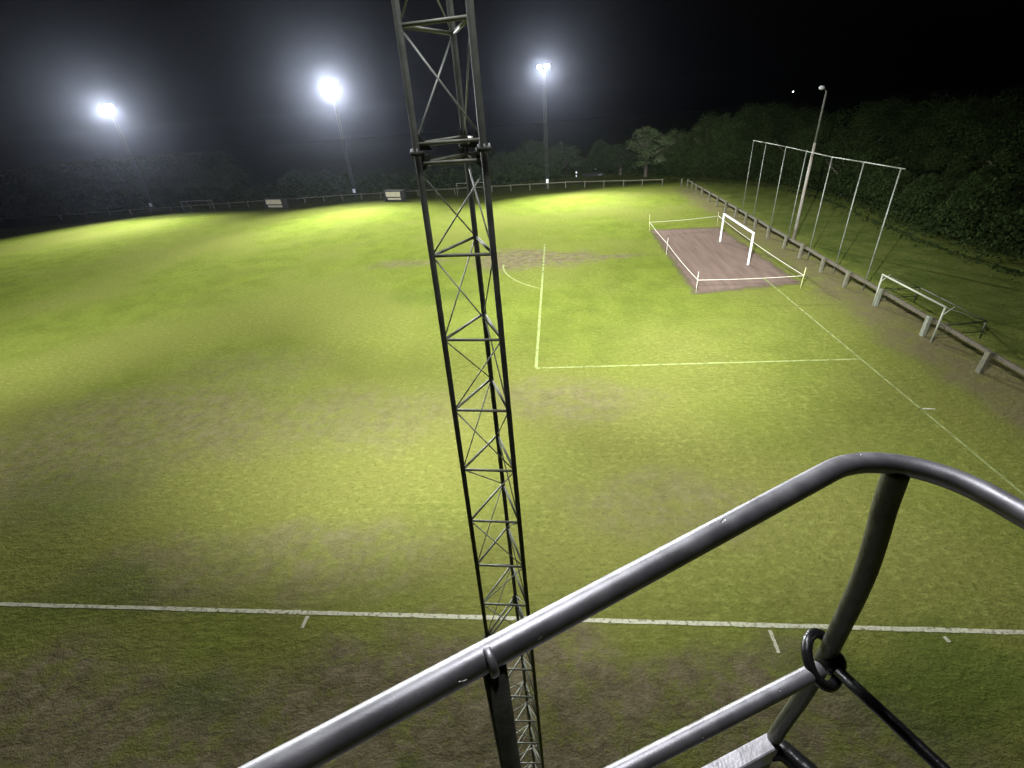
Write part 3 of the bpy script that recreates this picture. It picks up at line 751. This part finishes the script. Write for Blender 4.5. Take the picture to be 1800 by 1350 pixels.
def trunk_mesh(seed):
    rnd = random.Random(seed); mb = MB()
    mb.sweep([(0, 0, -.01), (.01, 0, .2), (-.01, .02, .45), (.02, 0, .75)], lambda t: .06*(1-t)+.012, 8)
    for k in range(7):
        a = rnd.uniform(0, 6.28); z0 = rnd.uniform(.16, .5); l = rnd.uniform(.4, .75)
        mb.sweep([(0, 0, z0), (math.cos(a)*l*.5, math.sin(a)*l*.5, z0+.12), (math.cos(a)*l, math.sin(a)*l, z0+.26)], lambda t: .022*(1-t)+.005, 6)
    me = bpy.data.meshes.new('trunk'); me.from_pydata([tuple(v) for v in mb.v], [], mb.f); me.materials.append(M_bark); me.polygons.foreach_set('use_smooth', mb.sm)
    return me
FAR = [crown_mesh(s_, 50, 150, .036, M_leafC, sh) for s_, sh in ((1, .7), (2, 1.3), (3, .4))]
NEAR = [crown_mesh(s_, 70, 330, .018, M_leafA, sh) for s_, sh in ((11, .7), (12, 1.2), (13, .3))]
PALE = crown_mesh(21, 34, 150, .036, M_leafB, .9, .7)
TR = [trunk_mesh(s_) for s_ in (1, 2, 3)]
ntree = 0
def tree(x, y, h, r, label, kind='far', group='trees behind the far fence'):
    global ntree
    ntree += 1
    root = empty('tree', (x, y, 0), random.uniform(0, 6.28), label=label, cat='tree', group=group)
    me_ = PALE if kind == 'pale' else random.choice(NEAR if kind == 'near' else FAR)
    c_ = link_mesh('crown', me_, None, root); c_.scale = (r, r, h)
    t_ = link_mesh('trunk', random.choice(TR), None, root); t_.scale = (r, r, h)
    return root
def tree_px(px, top, y, r, label, **k):
    P = at_y(px, top, y); return tree(P.x, P.y, P.z*1.03, r, label, **k)
far_list = [
 (-60, 300, 92, 7, 'dark tree at the far left edge of the picture, behind the fence'),
 (20, 296, 98, 7.5, 'dark tree at the left edge, below and left of the leftmost floodlight'),
 (95, 288, 93, 6.5, 'broad dark tree left of the leftmost floodlight mast'),
 (165, 280, 99, 7, 'dark tree just left of the leftmost floodlight mast'),
 (232, 276, 92, 6, 'dark tree directly below the leftmost floodlight'),
 (300, 268, 97, 7, 'tall dark tree behind the leftmost small goal'),
 (372, 272, 92, 6.2, 'rounded dark tree just right of the leftmost small goal'),
 (418, 305, 96, 4.2, 'low dark tree at the right end of the left clump'),
 (478, 332, 97, 3.8, 'low bush like tree behind the left dugout'),
 (515, 298, 94, 4.6, 'rounded tree right of the left dugout'),
 (562, 300, 99, 4.8, 'dark tree below the middle floodlight, left of its mast'),
 (610, 306, 93, 4.6, 'dark tree behind the middle floodlight mast'),
 (655, 302, 98, 4.8, 'dark tree between the middle mast and the right dugout'),
 (700, 298, 92, 4.5, 'dark tree directly behind the right dugout'),
 (748, 292, 97, 4.8, 'dark tree behind the left leg of the lattice tower'),
 (795, 285, 92, 4.8, 'dark tree seen through the middle of the lattice tower'),
 (846, 278, 98, 5.0, 'dark tree behind the right leg of the lattice tower'),
 (890, 265, 93, 4.6, 'tall dark tree right of the lattice tower'),
 (935, 245, 96, 4.6, 'tall tree just left of the right floodlight mast'),
 (985, 250, 93, 4.2, 'tall tree just right of the right floodlight mast'),
 (1022, 275, 96, 3.4, 'shorter tree behind the small reflector pole'),
 (1052, 296, 108, 3.6, 'low tree in the gap behind the dark hut'),
 (1092, 262, 89, 4.6, 'tree filling the gap between hut and the pale broad tree'),
 (1186, 226, 87, 3.2, 'narrow round topped tree right of the pale broad tree'),
 (1218, 232, 84, 4.4, 'dark tree behind the corner gap of the two fences'),
]
for px, top, y, r, lb in far_list: tree_px(px, top, y, r, lb)
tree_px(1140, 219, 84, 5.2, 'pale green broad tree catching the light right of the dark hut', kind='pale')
right_list = [
 (1250, 198, 80, 5.0, 'tall dark tree beyond the right fence corner, left of the ball stop frame'),
 (1300, 186, 76, 5.2, 'dark tree rising behind the leftmost ball stop pole'),
 (1352, 178, 74, 5.4, 'dark tree rising under the star behind the frame'),
 (1408, 186, 68, 5.2, 'dark tree just left of the lamp post top'),
 (1470, 196, 62, 5.0, 'dark tree just right of the lamp post top'),
 (1525, 184, 56, 5.2, 'dark tree above the rightmost part of the top rail'),
 (1590, 168, 56, 5.2, 'tall dark tree above the right end of the ball stop rail'),
 (1655, 166, 51, 5.0, 'tall dark tree right of the ball stop frame'),
 (1730, 164, 46, 4.8, 'tall dark tree near the right edge, beyond the dark grass'),
 (1800, 162, 41, 4.8, 'tall dark tree at the right edge of the picture'),
 (1880, 165, 36, 5.0, 'tall dark tree cut by the right edge of the picture'),
]
for px, top, y, r, lb in right_list: tree_px(px, top, y, r, lb, kind='near', group='trees along the right side beyond the rough grass')
# undergrowth closing the foot of the wood
def hedge(name, pts, h, wdt, seed, n, size, label):
    rnd = random.Random(seed); vs = []; fs = []
    for _ in range(n):
        k = rnd.random()*(len(pts)-1); i = int(k); a = Vector(pts[i]); b = Vector(pts[i+1]); p = a.lerp(b, k-i)
        d = (b-a).normalized(); s_ = Vector((-d.y, d.x))
        hh = h*(.75+.35*math.sin(p.x*.9+p.y*.6)*math.sin(p.y*.37+p.x*.23)+.12*math.sin(p.x*2.3+p.y*1.9))
        u = rnd.gauss(0, .45); z = hh*math.sqrt(max(0, 1-min(1, u*u)))*rnd.random()**.6
        c = Vector((p.x+s_.x*u*wdt, p.y+s_.y*u*wdt, z+.05))
        nn = Vector((rnd.gauss(0, 1), rnd.gauss(0, 1), rnd.gauss(0, 1)+.6)).normalized(); a_ = nn.orthogonal(); b_ = nn.cross(a_); i0 = len(vs); sz = size*rnd.uniform(.6, 1.4)
        for e, f in ((-1, 0), (0, -.6), (1, 0), (0, .6)): v = c+a_*e*sz+b_*f*sz; vs.append(tuple(v))
        fs.append((i0, i0+1, i0+2, i0+3))
    me = bpy.data.meshes.new(name); me.from_pydata(vs, [], fs); o = link_mesh(name, me, M_leafA)
    return tag(o, label, 'undergrowth', kind='stuff')
hedge('undergrowth', [(-150, 88), (-100, 88.5), (-50, 87.5), (-14, 91)], 3.6, 2.6, 3, 42000, .22, 'dense dark undergrowth at the foot of the far trees')
hedge('undergrowth', [(-11, 97), (-6, 95), (0, 92), (6, 82), (12, 75), (17.5, 67), (19.5, 56), (18.5, 42), (18, 32), (19.5, 20), (23, 8)], 5.6, 2.4, 5, 150000, .10, 'dense dark undergrowth at the foot of the right hand trees')

# ------------------------------------------------------------------ haze volume added for the glare round the lamps
hz = MB().box((-35, 60, 10.2), (860, 750, 22.8)).build('haze', None)
m = bpy.data.materials.new('glare_haze'); m.use_nodes = True; N = m.node_tree.nodes; N.remove(N['Principled BSDF'])
v = N.new('ShaderNodeVolumePrincipled'); v.inputs['Color'].default_value = (0.76, 0.82, 1.0, 1); v.inputs['Density'].default_value = 0.00007; v.inputs['Anisotropy'].default_value = 0.91
m.node_tree.links.new(v.outputs[0], N['Material Output'].inputs['Volume'])
hz.data.materials.append(m); tag(hz, kind='stuff', label='thin haze added for the glare around the floodlights', cat='haze')
